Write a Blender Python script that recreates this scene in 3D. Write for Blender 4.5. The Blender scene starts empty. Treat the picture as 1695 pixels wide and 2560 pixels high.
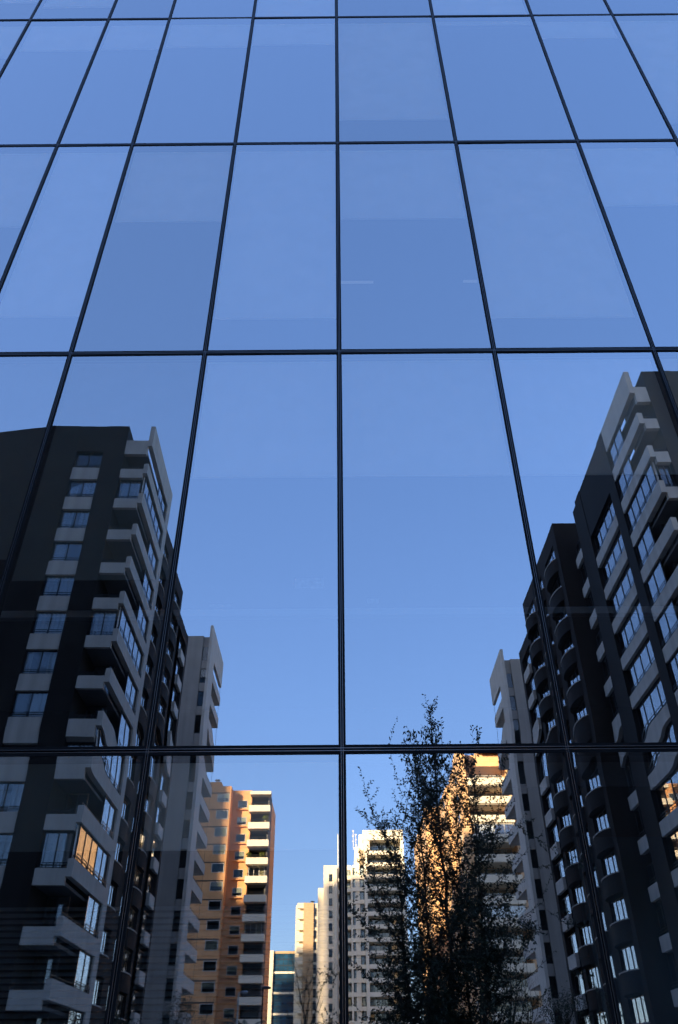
import bpy, bmesh, math, random
from mathutils import Vector, Matrix
R = math.radians
scene = bpy.context.scene
C = scene.collection
random.seed(7)

# ------------------------------------------------------------------ camera, light, exposure
EYE = 1.6                 # eye height; the camera stands at the origin, the glass front is 5 m before it (y = 5)
WALL = 5.0
cam = bpy.data.cameras.new('camera'); camo = bpy.data.objects.new('camera', cam); C.objects.link(camo)
cam.sensor_fit = 'VERTICAL'; cam.sensor_height = 36.0; cam.sensor_width = 24.0
cam.lens = 1948.7 / 2560 * 36.0
cam.clip_start = 0.05; cam.clip_end = 3000
_p, _r, _y = R(36.77), R(-0.37), R(-0.12)
_f = Vector((math.sin(_y)*math.cos(_p), math.cos(_y)*math.cos(_p), math.sin(_p)))
_rt = Vector((math.cos(_y), -math.sin(_y), 0)); _up = _rt.cross(_f)
_rx = _rt*math.cos(_r) + _up*math.sin(_r); _ux = _up*math.cos(_r) - _rt*math.sin(_r)
camo.matrix_world = Matrix(((_rx.x, _ux.x, -_f.x, 0), (_rx.y, _ux.y, -_f.y, 0), (_rx.z, _ux.z, -_f.z, EYE), (0, 0, 0, 1)))
scene.camera = camo

SUN_EL, SUN_AZ = 16.5, -35.0      # elevation; azimuth from +y towards +x: the sun stands behind the glass building, to its left
world = bpy.data.worlds.new('World'); scene.world = world; world.use_nodes = True
wn = world.node_tree; bg = wn.nodes['Background']
sky = wn.nodes.new('ShaderNodeTexSky'); sky.sky_type = 'NISHITA'; sky.sun_disc = False
sky.sun_elevation = R(SUN_EL); sky.sun_rotation = R(SUN_AZ)
sky.air_density = 1.0; sky.dust_density = 2.2; sky.ozone_density = 4.5; sky.altitude = 600
gm = wn.nodes.new('ShaderNodeGamma'); gm.inputs[1].default_value = 0.44            # clear, deep evening-side blue with a soft gradient
hs = wn.nodes.new('ShaderNodeHueSaturation'); hs.inputs['Hue'].default_value = 0.522; hs.inputs['Saturation'].default_value = 1.56; hs.inputs['Value'].default_value = 1.50
wn.links.new(sky.outputs[0], gm.inputs[0]); wn.links.new(gm.outputs[0], hs.inputs['Color']); wn.links.new(hs.outputs[0], bg.inputs[0]); bg.inputs[1].default_value = 0.15
sun = bpy.data.lights.new('sun', 'SUN'); suno = bpy.data.objects.new('sun', sun); C.objects.link(suno)
sun.energy = 5.0; sun.angle = R(0.5); sun.color = (1.0, 0.74, 0.44)
_sd = Vector((math.sin(R(SUN_AZ))*math.cos(R(SUN_EL)), math.cos(R(SUN_AZ))*math.cos(R(SUN_EL)), math.sin(R(SUN_EL))))
suno.rotation_euler = _sd.to_track_quat('Z', 'Y').to_euler()
scene.view_settings.view_transform = 'Standard'; scene.view_settings.look = 'None'
scene.view_settings.gamma = 1.0; scene.view_settings.exposure = 2.2
scene.cycles.max_bounces = 10; scene.cycles.transparent_max_bounces = 16; scene.cycles.glossy_bounces = 5
scene.cycles.use_denoising = True
scene.cycles.caustics_reflective = True; scene.cycles.caustics_refractive = False

# ------------------------------------------------------------------ materials
def mat(name):
    m = bpy.data.materials.new(name); m.use_nodes = True
    return m, m.node_tree, m.node_tree.nodes['Principled BSDF']
def plain(name, col, rough=0.7, var=0.12, scale=1.5, bump=0.0, metal=0.0, streak=0.0, spec=0.3):
    m, t, b = mat(name)
    b.inputs['Roughness'].default_value = rough; b.inputs['Metallic'].default_value = metal
    b.inputs['Specular IOR Level'].default_value = spec
    tc = t.nodes.new('ShaderNodeTexCoord')
    n = t.nodes.new('ShaderNodeTexNoise'); n.inputs['Scale'].default_value = scale; n.inputs['Detail'].default_value = 6
    t.links.new(tc.outputs['Object'], n.inputs['Vector'])
    src = n.outputs['Fac']
    if streak:
        mp = t.nodes.new('ShaderNodeMapping'); mp.inputs['Scale'].default_value = (1.6, 1.6, 0.07)
        t.links.new(tc.outputs['Object'], mp.inputs['Vector'])
        n2 = t.nodes.new('ShaderNodeTexNoise'); n2.inputs['Scale'].default_value = 1.3; n2.inputs['Detail'].default_value = 4
        t.links.new(mp.outputs[0], n2.inputs['Vector'])
        mx0 = t.nodes.new('ShaderNodeMix'); mx0.inputs[0].default_value = streak
        t.links.new(n.outputs['Fac'], mx0.inputs[2]); t.links.new(n2.outputs['Fac'], mx0.inputs[3]); src = mx0.outputs[0]
    r = t.nodes.new('ShaderNodeValToRGB')
    r.color_ramp.elements[0].position = 0.3; r.color_ramp.elements[1].position = 0.7
    r.color_ramp.elements[0].color = (*[c*(1-var) for c in col], 1); r.color_ramp.elements[1].color = (*[min(1, c*(1+var)) for c in col], 1)
    t.links.new(src, r.inputs[0]); t.links.new(r.outputs[0], b.inputs['Base Color'])
    if bump:
        n3 = t.nodes.new('ShaderNodeTexNoise'); n3.inputs['Scale'].default_value = 30; n3.inputs['Detail'].default_value = 5
        t.links.new(tc.outputs['Object'], n3.inputs['Vector'])
        bp = t.nodes.new('ShaderNodeBump'); bp.inputs['Strength'].default_value = bump; bp.inputs['Distance'].default_value = 0.02
        t.links.new(n3.outputs['Fac'], bp.inputs['Height']); t.links.new(bp.outputs[0], b.inputs['Normal'])
    return m
def brick(name, c1, c2, mortar, sc=1.0):
    m, t, b = mat(name); b.inputs['Roughness'].default_value = 0.85; b.inputs['Specular IOR Level'].default_value = 0.2
    tc = t.nodes.new('ShaderNodeTexCoord'); sp = t.nodes.new('ShaderNodeSeparateXYZ'); t.links.new(tc.outputs['Object'], sp.inputs[0])
    ad = t.nodes.new('ShaderNodeMath'); t.links.new(sp.outputs[0], ad.inputs[0]); t.links.new(sp.outputs[1], ad.inputs[1])
    cb = t.nodes.new('ShaderNodeCombineXYZ'); t.links.new(ad.outputs[0], cb.inputs[0]); t.links.new(sp.outputs[2], cb.inputs[1])
    br = t.nodes.new('ShaderNodeTexBrick'); t.links.new(cb.outputs[0], br.inputs['Vector'])
    br.inputs['Scale'].default_value = 1.0; br.inputs['Brick Width'].default_value = 0.29*sc; br.inputs['Row Height'].default_value = 0.08*sc
    br.inputs['Mortar Size'].default_value = 0.008*sc; br.inputs['Bias'].default_value = -0.1
    br.inputs['Color1'].default_value = (*c1, 1); br.inputs['Color2'].default_value = (*c2, 1); br.inputs['Mortar'].default_value = (*mortar, 1)
    n = t.nodes.new('ShaderNodeTexNoise'); n.inputs['Scale'].default_value = 0.6; n.inputs['Detail'].default_value = 6; t.links.new(tc.outputs['Object'], n.inputs['Vector'])
    mr = t.nodes.new('ShaderNodeMapRange'); mr.inputs[1].default_value = 0.3; mr.inputs[2].default_value = 0.7; mr.inputs[3].default_value = 0.82; mr.inputs[4].default_value = 1.12
    t.links.new(n.outputs['Fac'], mr.inputs[0])
    mx = t.nodes.new('ShaderNodeMix'); mx.data_type = 'RGBA'; mx.blend_type = 'MULTIPLY'; mx.inputs[0].default_value = 1
    t.links.new(br.outputs['Color'], mx.inputs[6]); t.links.new(mr.outputs[0], mx.inputs[7]); t.links.new(mx.outputs[2], b.inputs['Base Color'])
    return m
def glass(name, refl, tint, fac0, ior=1.5, rough=0.0):
    m, t, b = mat(name); t.nodes.remove(b); out = t.nodes['Material Output']
    gl = t.nodes.new('ShaderNodeBsdfGlossy'); gl.inputs['Color'].default_value = (*refl, 1); gl.inputs['Roughness'].default_value = rough
    tr = t.nodes.new('ShaderNodeBsdfTransparent'); tr.inputs['Color'].default_value = (*tint, 1)
    fr = t.nodes.new('ShaderNodeFresnel'); fr.inputs['IOR'].default_value = ior
    ma = t.nodes.new('ShaderNodeMath'); ma.operation = 'MULTIPLY_ADD'; ma.inputs[1].default_value = 1-fac0; ma.inputs[2].default_value = fac0; ma.use_clamp = True
    t.links.new(fr.outputs[0], ma.inputs[0])
    mx = t.nodes.new('ShaderNodeMixShader'); t.links.new(ma.outputs[0], mx.inputs[0]); t.links.new(tr.outputs[0], mx.inputs[1]); t.links.new(gl.outputs[0], mx.inputs[2])
    t.links.new(mx.outputs[0], out.inputs[0])
    return m
def emit(name, col, s):
    m, t, b = mat(name); b.inputs['Base Color'].default_value = (*col, 1)
    b.inputs['Emission Color'].default_value = (*col, 1); b.inputs['Emission Strength'].default_value = s
    return m
M = {}
M['solar'] = glass('solar_control_glass', (0.93, 0.97, 1.0), (0.90, 0.94, 0.95), 0.36, 1.5)
M['added_shade_tower'] = plain('shade_tower_cladding', (0.10, 0.13, 0.17), 0.3, 0.1)  # only for the added slabs that cast shadow from out of view
def weather(m):
    t = m.node_tree; gl = [n for n in t.nodes if n.type == 'BSDF_GLOSSY'][0]; ma = [n for n in t.nodes if n.type == 'MATH'][0]; mx = [n for n in t.nodes if n.type == 'MIX_SHADER'][0]; out = t.nodes['Material Output']
    oi = t.nodes.new('ShaderNodeObjectInfo'); tc = t.nodes.new('ShaderNodeTexCoord')
    ad = t.nodes.new('ShaderNodeMath'); ad.operation = 'MULTIPLY_ADD'; ad.inputs[1].default_value = 0.08; t.links.new(oi.outputs['Random'], ad.inputs[0]); t.links.new(ma.outputs[0], ad.inputs[2])
    t.links.new(ad.outputs[0], mx.inputs[0])
    mp = t.nodes.new('ShaderNodeMapping'); mp.inputs['Scale'].default_value = (5, 5, 0.6); t.links.new(tc.outputs['Object'], mp.inputs[0])
    n = t.nodes.new('ShaderNodeTexNoise'); n.inputs['Scale'].default_value = 1.6; n.inputs['Detail'].default_value = 8; n.inputs['Roughness'].default_value = 0.7; t.links.new(mp.outputs[0], n.inputs[0])
    mr = t.nodes.new('ShaderNodeMapRange'); mr.inputs[1].default_value = 0.45; mr.inputs[2].default_value = 0.85; mr.inputs[3].default_value = 0.0; mr.inputs[4].default_value = 0.018; t.links.new(n.outputs['Fac'], mr.inputs[0])
    df = t.nodes.new('ShaderNodeBsdfDiffuse'); df.inputs[0].default_value = (0.42, 0.40, 0.36, 1)
    m2 = t.nodes.new('ShaderNodeMixShader'); t.links.new(mr.outputs[0], m2.inputs[0]); t.links.new(mx.outputs[0], m2.inputs[1]); t.links.new(df.outputs[0], m2.inputs[2]); t.links.new(m2.outputs[0], out.inputs[0])
weather(M['solar'])
M['clear'] = glass('pane_back', (0, 0, 0), (0.97, 0.98, 0.98), 0.0, 1.0)
M['tower_glass'] = glass('tower_glass', (0.80, 0.90, 1.0), (0.2, 0.25, 0.3), 0.5, 1.5)
M['window_glass'] = glass('window_glass', (0.92, 0.96, 1.0), (0.92, 0.94, 0.94), 0.13, 1.5)
M['street_glass'] = glass('street_window_glass', (0.95, 0.97, 1.0), (0.86, 0.89, 0.89), 0.34, 1.6)
M['far_glass'] = glass('far_window_glass', (0.8, 0.85, 0.9), (0.80, 0.84, 0.84), 0.03, 1.45)
M['office_glass'] = plain('office_glass', (0.015, 0.06, 0.12), 0.08, 0.5, scale=0.5, spec=0.6)
M['gasket'] = plain('black_gasket', (0.006, 0.0065, 0.008), 0.7, 0.1, spec=0.08)
M['alu'] = plain('anodised_aluminium', (0.12, 0.123, 0.13), 0.25, 0.08, metal=0.85)
M['frame'] = plain('dark_window_frame', (0.025, 0.026, 0.03), 0.45, 0.1)
M['pale_frame'] = plain('pale_window_frame', (0.45, 0.46, 0.45), 0.45, 0.08)
M['interior'] = plain('interior_wall', (0.04, 0.043, 0.047), 0.9, 0.1)
M['partition'] = plain('teal_grey_partition', (0.15, 0.23, 0.26), 0.8, 0.1)
M['ceiling'] = plain('ceiling', (0.10, 0.105, 0.11), 0.9, 0.08)
M['blind'] = plain('roller_blind', (0.80, 0.77, 0.68), 0.9, 0.05, scale=3)
M['mesh_blind'] = plain('grey_mesh_blind', (0.22, 0.245, 0.22), 0.9, 0.08, scale=3)
M['slat'] = plain('blind_slat', (0.20, 0.22, 0.22), 0.5, 0.05)
M['rail_grey'] = plain('grey_rail', (0.36, 0.37, 0.37), 0.5, 0.05)
M['tube'] = emit('lamp_tube', (0.35, 0.37, 0.4), 0.05)
M['concrete'] = plain('pale_concrete', (0.56, 0.515, 0.455), 0.85, 0.20, scale=0.9, bump=0.3, streak=0.55)
M['concrete2'] = plain('grey_concrete', (0.34, 0.315, 0.285), 0.85, 0.20, scale=0.7, bump=0.3, streak=0.6)
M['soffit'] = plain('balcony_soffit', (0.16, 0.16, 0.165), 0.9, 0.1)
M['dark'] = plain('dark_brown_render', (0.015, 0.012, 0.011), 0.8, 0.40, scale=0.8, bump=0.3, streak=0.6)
M['unlit_room_black'] = plain('unlit_room_black', (0.015, 0.016, 0.018), 0.9, 0.1)  # near-black base colour paints in the shade of an unlit room
M['room'] = plain('room_wall', (0.09, 0.09, 0.09), 0.9, 0.15)
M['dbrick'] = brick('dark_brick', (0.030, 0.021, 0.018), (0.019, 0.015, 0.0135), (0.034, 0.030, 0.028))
M['obrick'] = brick('orange_brick', (0.72, 0.37, 0.165), (0.62, 0.31, 0.13), (0.58, 0.38, 0.22))
M['peach_brick'] = brick('pale_orange_brick', (0.74, 0.46, 0.24), (0.66, 0.40, 0.20), (0.62, 0.45, 0.32))
M['cream'] = plain('cream_render', (0.74, 0.66, 0.52), 0.85, 0.06, scale=0.5, streak=0.5, bump=0.1)
M['white'] = plain('white_render', (0.80, 0.72, 0.58), 0.85, 0.07, scale=0.4, streak=0.5, bump=0.1)
M['tan'] = plain('tan_render', (0.50, 0.34, 0.20), 0.85, 0.06, scale=0.5, streak=0.4, bump=0.1)
M['curtain'] = plain('curtain', (0.92, 0.91, 0.89), 0.95, 0.06)
M['curtain_warm'] = plain('warm_curtain', (0.52, 0.42, 0.27), 0.95, 0.06)
M['shade'] = plain('window_shade', (0.55, 0.50, 0.38), 0.9, 0.05)
M['rail'] = plain('railing_steel', (0.02, 0.021, 0.024), 0.4, 0.1, metal=0.3)
M['bark'] = plain('bark', (0.055, 0.042, 0.032), 0.95, 0.3, scale=6, bump=0.4)
M['asphalt'] = plain('asphalt', (0.05, 0.05, 0.052), 0.9, 0.18, scale=2, bump=0.3)
M['paving'] = plain('paving', (0.24, 0.235, 0.225), 0.9, 0.12, scale=1.2, bump=0.2)
M['earth'] = plain('ground', (0.12, 0.115, 0.10), 0.95, 0.2, scale=0.2)
M['paint'] = plain('road_paint', (0.75, 0.75, 0.72), 0.8, 0.1)
M['galv'] = plain('galvanised_steel', (0.45, 0.46, 0.47), 0.4, 0.08, metal=0.5)
M['lamp_dark'] = plain('dark_steel', (0.03, 0.03, 0.033), 0.5, 0.1)
def leafmat(name, col):
    m, t, b = mat(name); b.inputs['Roughness'].default_value = 0.5; b.inputs['Specular IOR Level'].default_value = 0.35
    g = t.nodes.new('ShaderNodeNewGeometry'); r = t.nodes.new('ShaderNodeValToRGB')
    r.color_ramp.elements[0].color = (col[0]*0.55, col[1]*0.6, col[2]*0.6, 1); r.color_ramp.elements[1].color = (col[0]*1.5, col[1]*1.35, col[2]*1.2, 1)
    t.links.new(g.outputs['Random Per Island'], r.inputs[0]); t.links.new(r.outputs[0], b.inputs['Base Color'])
    return m
M['leaf'] = leafmat('leaf', (0.030, 0.044, 0.024))
M['palm'] = leafmat('palm_frond', (0.05, 0.075, 0.03))
M['potted'] = leafmat('balcony_plant', (0.10, 0.13, 0.035))

# ------------------------------------------------------------------ mesh helpers
class Frame:
    """local (u, v, z): u across a front, v away from the glass building, placed as seen mirrored in the glass (virtual Y),
    stored at the true place behind the camera: true y = 2*WALL - virtual Y."""
    def __init__(s, X, Y, ang=0.0, sgn=1):
        s.X, s.Y, s.a, s.sgn = X, Y, R(ang), sgn
        s.base = Vector((X, 2*WALL-Y, 0))
    def p(s, u, v, z):
        u *= s.sgn
        x = u*math.cos(s.a) + v*math.sin(s.a); y = -u*math.sin(s.a) + v*math.cos(s.a)
        return (x, -y, z)
ID = Frame(0, 2*WALL)
class MB:
    def __init__(s): s.v = []; s.f = []
    def box(s, F, u0, u1, v0, v1, z0, z1):
        n = len(s.v)
        for z in (z0, z1):
            for (u, v) in ((u0, v0), (u1, v0), (u1, v1), (u0, v1)): s.v.append(F.p(u, v, z))
        for q in ((0, 3, 2, 1), (4, 5, 6, 7), (0, 1, 5, 4), (1, 2, 6, 5), (2, 3, 7, 6), (3, 0, 4, 7)): s.f.append([n+i for i in q])
        return s
    def prism(s, F, uv, z0, z1):
        n = len(s.v); k = len(uv)
        for z in (z0, z1):
            for u, v in uv: s.v.append(F.p(u, v, z))
        s.f.append([n+i for i in range(k)][::-1]); s.f.append([n+k+i for i in range(k)])
        for i in range(k): s.f.append([n+i, n+(i+1) % k, n+k+(i+1) % k, n+k+i])
        return s
    def tube(s, pts, r0, r1=None, n=6):
        r1 = r0 if r1 is None else r1; pts = [Vector(p) for p in pts]; base = len(s.v); k = len(pts)
        for i, p in enumerate(pts):
            d = (pts[min(i+1, k-1)] - pts[max(i-1, 0)]).normalized()
            a = d.orthogonal().normalized(); b = d.cross(a); r = r0 + (r1-r0)*i/max(1, k-1)
            for j in range(n):
                t = 2*math.pi*j/n; s.v.append(tuple(p + (a*math.cos(t) + b*math.sin(t))*r))
        for i in range(k-1):
            for j in range(n):
                s.f.append([base+i*n+j, base+i*n+(j+1) % n, base+(i+1)*n+(j+1) % n, base+(i+1)*n+j])
        s.f.append([base+j for j in range(n)][::-1]); s.f.append([base+(k-1)*n+j for j in range(n)])
        return s
    def build(s, name, m, parent=None, recalc=True, loc=None, smooth=False):
        me = bpy.data.meshes.new(name); me.from_pydata(s.v, [], s.f)
        if recalc:
            bm = bmesh.new(); bm.from_mesh(me); bmesh.ops.recalc_face_normals(bm, faces=bm.faces); bm.to_mesh(me); bm.free()
        me.materials.append(M[m] if isinstance(m, str) else m)
        if smooth: me.shade_smooth()
        o = bpy.data.objects.new(name, me); C.objects.link(o)
        if parent: o.parent = parent
        if loc: o.location = loc
        return o
def box(name, m, parent, F, *a): return MB().box(F, *a).build(name, m, parent)
def thing(name, label, cat, loc, group=None):
    o = bpy.data.objects.new(name, None); C.objects.link(o); o.location = loc; o.empty_display_size = 0.5
    o['label'] = label; o['category'] = cat
    if group: o['group'] = group
    return o
def struct(o): o['kind'] = 'structure'; return o
KIDS = {}
def sub(o, parent): o.parent = parent; KIDS.setdefault(parent.name, []).append(o); return o
def copy_at(o, dz=0.0, d=(0, 0, 0)):
    c = o.copy(); C.objects.link(c); c.parent = o.parent; c.location = Vector(o.location) + Vector(d) + Vector((0, 0, dz))
    for k in KIDS.get(o.name, []):
        kc = k.copy(); C.objects.link(kc); kc.parent = c
    return c
def curtain_mesh(F, u0, u1, v, z0, z1, along='u', m='curtain', depth=0.07, wave=0.26):
    mb = MB(); n = max(8, int(abs(u1-u0)/wave*6)); ph = random.random()*6
    for i in range(n+1):
        u = u0 + (u1-u0)*i/n; o = depth*math.sin(ph + (u-u0)/wave*2*math.pi + 0.8*math.sin((u-u0)*3.1))
        for z in (z0, z1): mb.v.append(F.p(u, v+o, z) if along == 'u' else F.p(v+o, u, z))
    for i in range(n): mb.f.append([2*i, 2*i+2, 2*i+3, 2*i+1])
    return mb.build('curtain', m, None, recalc=False, smooth=True)
def window(parent, F, a0, a1, b, z0, z1, along='u', div=2, frame='frame', t=0.06, curtains=(), rail=None, back=False, far=False, shade=0.0):
    """a window: frame (part) with its pane, curtain and rail as sub-parts; a = along the wall, b = depth of its face"""
    def bx(mb, p0, p1, q0, q1, y0, y1):
        return mb.box(F, p0, p1, q0, q1, y0, y1) if along == 'u' else mb.box(F, q0, q1, p0, p1, y0, y1)
    mb = MB(); d = 0.07
    bx(mb, a0, a1, b, b+d, z0, z0+t); bx(mb, a0, a1, b, b+d, z1-t, z1)
    bx(mb, a0, a0+t, b, b+d, z0+t, z1-t); bx(mb, a1-t, a1, b, b+d, z0+t, z1-t)
    for i in range(1, div):
        c = a0 + (a1-a0)*i/div; bx(mb, c-t/2, c+t/2, b, b+d, z0+t, z1-t)
    w = mb.build('window', frame, parent)
    p = MB(); pd = 0.008 if back else 0.03
    bx(p, a0+t*0.5, a1-t*0.5, b+pd, b+pd+0.008, z0+t*0.5, z1-t*0.5); sub(p.build('pane', 'far_glass' if back or far else ('street_glass' if along == 'v' else 'window_glass'), None), w)
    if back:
        q = MB(); bx(q, a0+t*0.5, a1-t*0.5, b+0.036, b+0.044, z0+t*0.5, z1-t*0.5); sub(q.build('unlit_room_panel', 'unlit_room_black', None), w)  # flat dark panel on the solid wall, room shade put into its colour
    for (c0, c1, mm) in curtains:
        sub(curtain_mesh(F, a0+(a1-a0)*c0, a0+(a1-a0)*c1, b+0.14, z0+0.05, z1-0.05, along, mm), w)
    if shade:
        s_ = MB(); sd = 0.02 if back else 0.12; bx(s_, a0+t, a1-t, b+sd, b+sd+0.01, z1-(z1-z0)*shade, z1-t); sub(s_.build('roller_shade', 'shade', None), w)
    if rail:
        r = MB()
        for zz in rail: bx(r, a0, a1, b-0.10, b-0.07, z0+zz, z0+zz+0.035)
        n = max(2, int((a1-a0)/0.9))
        for i in range(n+1):
            c = a0 + (a1-a0-0.03)*i/n; bx(r, c, c+0.03, b-0.10, b-0.07, z0, z0+rail[-1])
        sub(r.build('railing', 'rail', None), w)
    return w

# ------------------------------------------------------------------ ground, street, pavements
g = MB(); g.box(ID, -900, 900, -1200, 900, -0.3, 0.0); struct(g.build('ground', 'earth'))
g = MB(); g.box(ID, -6.5, 6.5, 24, 420, -0.05, 0.006); struct(g.build('road', 'asphalt'))
g = MB(); g.box(ID, -60, 60, 14, 24, -0.05, 0.006); struct(g.build('cross_road', 'asphalt'))
g = MB()
for x0, x1 in ((-13.0, -6.5), (6.5, 17.0)): g.box(ID, x0, x1, 24.5, 420, -0.05, 0.13)
struct(g.build('pavement', 'paving'))
g = MB(); g.box(ID, -60, 60, 5.35, 14, -0.05, 0.13); struct(g.build('plaza_paving', 'paving'))
g = MB()
for i in range(40): g.box(ID, -0.08, 0.08, 27+i*9, 31+i*9, 0.002, 0.010)
for i in range(12): g.box(ID, -6+i*1.05, -5.5+i*1.05, 24.2, 27.0 if False else 26.4, 0.002, 0.010)
struct(g.build('road_marking', 'paint'))

# ------------------------------------------------------------------ the glass office building
MX = [-8.45, -7.20, -5.98, -4.666, -3.4705, -2.541, -1.269, 0.0, 1.4655, 2.9715, 4.1955, 5.42, 6.89, 8.36]
TZ = [0.10, 3.4015, 7.227, 11.039, 14.7405, 18.54, 22.34]
TOP, XL, XR = 72.0, -117.0, 14.0
B = thing('glass_office_building', 'blue mirror glass office building whose flat curtain wall fills the picture', 'office building', (0, WALL, 0))
def pane_mesh(w, h, seed):
    """one pane: a rectangle of toughened glass, very slightly wavy and rolled at its edges, so reflections bend as in real glass"""
    rn = random.Random(seed); nx, nz = 22, 44
    tx, tz = rn.gauss(0, 0.0009), rn.gauss(0, 0.0009)
    A = [(rn.uniform(-1, 1), rn.uniform(1.0, 2.6), rn.uniform(1.0, 2.6), rn.uniform(0, 6), rn.uniform(0, 6)) for _ in range(4)]
    def edge(d):
        L = 0.11
        return 0.0 if d > L else -0.5*0.0075/L*(L-d)**2
    def axis(n, l):
        m = 6; e = 0.20; inner = n-2*m
        return [e*i/m for i in range(m)] + [e+(l-2*e)*i/inner for i in range(inner+1)] + [l-e+e*(i+1)/m for i in range(m)]
    xs, zs = axis(nx, w), axis(nz, h)
    v = []; f = []; mi = []
    for z in zs:
        for x in xs:
            y = tx*(x-w/2) + tz*(z-h/2) + edge(z)*1.0 + edge(h-z)*1.0 + 0.12*edge(x) + 0.12*edge(w-x)
            for a, kx, kz, p, q in A: y += 0.00012*a*math.sin(kx*x+p)*math.sin(kz*z+q)
            v.append((x, -y if False else y, z))
    W = len(xs)
    for j in range(len(zs)-1):
        for i in range(W-1): f.append([j*W+i, j*W+i+1, (j+1)*W+i+1, (j+1)*W+i])
    nf = len(f)
    n = len(v); D = 0.012
    v += [(0, D, 0), (w, D, 0), (w, D, h), (0, D, h)]; f.append([n, n+3, n+2, n+1])
    me = bpy.data.meshes.new('glass_pane'); me.from_pydata(v, [], f); me.materials.append(M['solar']); me.materials.append(M['clear'])
    me.polygons.foreach_set('use_smooth', [True]*nf+[False]); me.polygons[nf].material_index = 1
    return me
g2 = 0.024
for j in range(len(TZ)-1):
    for i in range(len(MX)-1):
        x0, x1, z0, z1 = MX[i]+g2, MX[i+1]-g2, TZ[j]+0.031, TZ[j+1]-0.031
        o = bpy.data.objects.new('glass_pane', pane_mesh(x1-x0, z1-z0, i*31+j)); C.objects.link(o); o.parent = B; o.location = (x0, 0, z0)
def strip(name, horizontal, c, a0, a1):
    """gasketed cap: two black gaskets with two thin bright aluminium lips between"""
    def bx(mb, p0, p1, y0, y1):
        n = len(mb.v)
        if horizontal: mb.v += [(a0, y0, c+p0), (a1, y0, c+p0), (a1, y1, c+p0), (a0, y1, c+p0), (a0, y0, c+p1), (a1, y0, c+p1), (a1, y1, c+p1), (a0, y1, c+p1)]
        else: mb.v += [(c+p0, y0, a0), (c+p1, y0, a0), (c+p1, y1, a0), (c+p0, y1, a0), (c+p0, y0, a1), (c+p1, y0, a1), (c+p1, y1, a1), (c+p0, y1, a1)]
        for q in ((0, 3, 2, 1), (4, 5, 6, 7), (0, 1, 5, 4), (1, 2, 6, 5), (2, 3, 7, 6), (3, 0, 4, 7)): mb.f.append([n+k for k in q])
    h = 0.031 if horizontal else 0.024
    q = 0.0015 if horizontal else 0.0
    mb = MB(); bx(mb, -h, -h*0.36, -0.004-q, 0.06); bx(mb, h*0.36, h, -0.004-q, 0.06); bx(mb, -h*0.36, h*0.36, 0.012, 0.06)
    o = mb.build(name, 'gasket', B)
    m2 = MB(); bx(m2, -h*0.36, -h*0.20, -0.007-q, 0.012); bx(m2, h*0.20, h*0.36, -0.007-q, 0.012)
    m2.build('glazing_bead', 'alu', o)
    return o
for z in TZ: strip('transom', True, z, MX[0]-0.024, MX[-1]+0.024)
for x in MX:
    for j in range(1): strip('mullion', False, x, TZ[0], TZ[-1])
# interior behind the glass
for z in TZ[1:]:
    box('floor_slab', 'ceiling', B, Frame(0, 2*WALL), MX[0], MX[-1], -8.0, -0.10, z-0.22, z-0.06)
box('core_wall', 'interior', B, Frame(0, 2*WALL), MX[0], MX[-1], -8.3, -8.0, 0, TZ[-1])
box('partition', 'partition', B, Frame(0, 2*WALL), 1.75, 8.2, -1.35, -1.25, 0.1, 3.16)
for x0, x1 in ((XL+0.3, MX[0]-0.03), (MX[-1]+0.03, XR-0.3)):
    box('core_wall', 'interior', B, Frame(0, 2*WALL), x0, x1, -8.3, -0.35, 0, TZ[-1])
box('core_wall', 'interior', B, Frame(0, 2*WALL), XL+0.3, XR-0.3, -20, -8.3, 0, TZ[-1])
box('core_wall', 'interior', B, Frame(0, 2*WALL), XL+0.3, XR-0.3, -20, -0.35, TZ[-1]+0.01, TOP-0.6)
box('roof_parapet', 'alu', B, Frame(0, 2*WALL), XL, XR, -20.3, -0.02, TOP-0.6, TOP)
# the rest of the curtain wall: too many panes to part, one mesh of panes and one of bars
pm, bm_ = MB(), MB()
xs_all = [MX[0]-1.3*k for k in range(1, 85) if MX[0]-1.3*k > XL] ; xs_all = sorted(xs_all) + MX + [9.85, 11.3, 12.6, 13.85]
zs_all = TZ + [TZ[-1]+3.8*k for k in range(1, 13)] + [TOP-0.6]
def pq(mb, x0, x1, z0, z1, y):
    n = len(mb.v); mb.v += [(x0, y, z0), (x1, y, z0), (x1, y, z1), (x0, y, z1)]; mb.f.append([n, n+1, n+2, n+3])
for j in range(len(zs_all)-1):
    for i in range(len(xs_all)-1):
        if xs_all[i] >= MX[0]-1e-6 and xs_all[i+1] <= MX[-1]+1e-6 and j < len(TZ)-1: continue
        pq(pm, xs_all[i]+0.024, xs_all[i+1]-0.024, zs_all[j]+0.031, zs_all[j+1]-0.031, 0.0)
o = pm.build('glass_pane', 'tower_glass', B, recalc=False); o['kind'] = 'stuff'
def bb(mb, x0, x1, y0, y1, z0, z1):
    n = len(mb.v)
    for z in (z0, z1): mb.v += [(x0, y0, z), (x1, y0, z), (x1, y1, z), (x0, y1, z)]
    for q in ((0, 3, 2, 1), (4, 5, 6, 7), (0, 1, 5, 4), (1, 2, 6, 5), (2, 3, 7, 6), (3, 0, 4, 7)): mb.f.append([n+k for k in q])
for z in zs_all:
    if z > TZ[-1]+0.1: bb(bm_, XL, XR, -0.005, 0.05, z-0.031, z+0.031)
    elif z < TZ[-1]-0.1 or True:
        bb(bm_, XL, MX[0]-0.03, -0.005, 0.05, z-0.031, z+0.031); bb(bm_, MX[-1]+0.03, XR, -0.005, 0.05, z-0.031, z+0.031)
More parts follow.
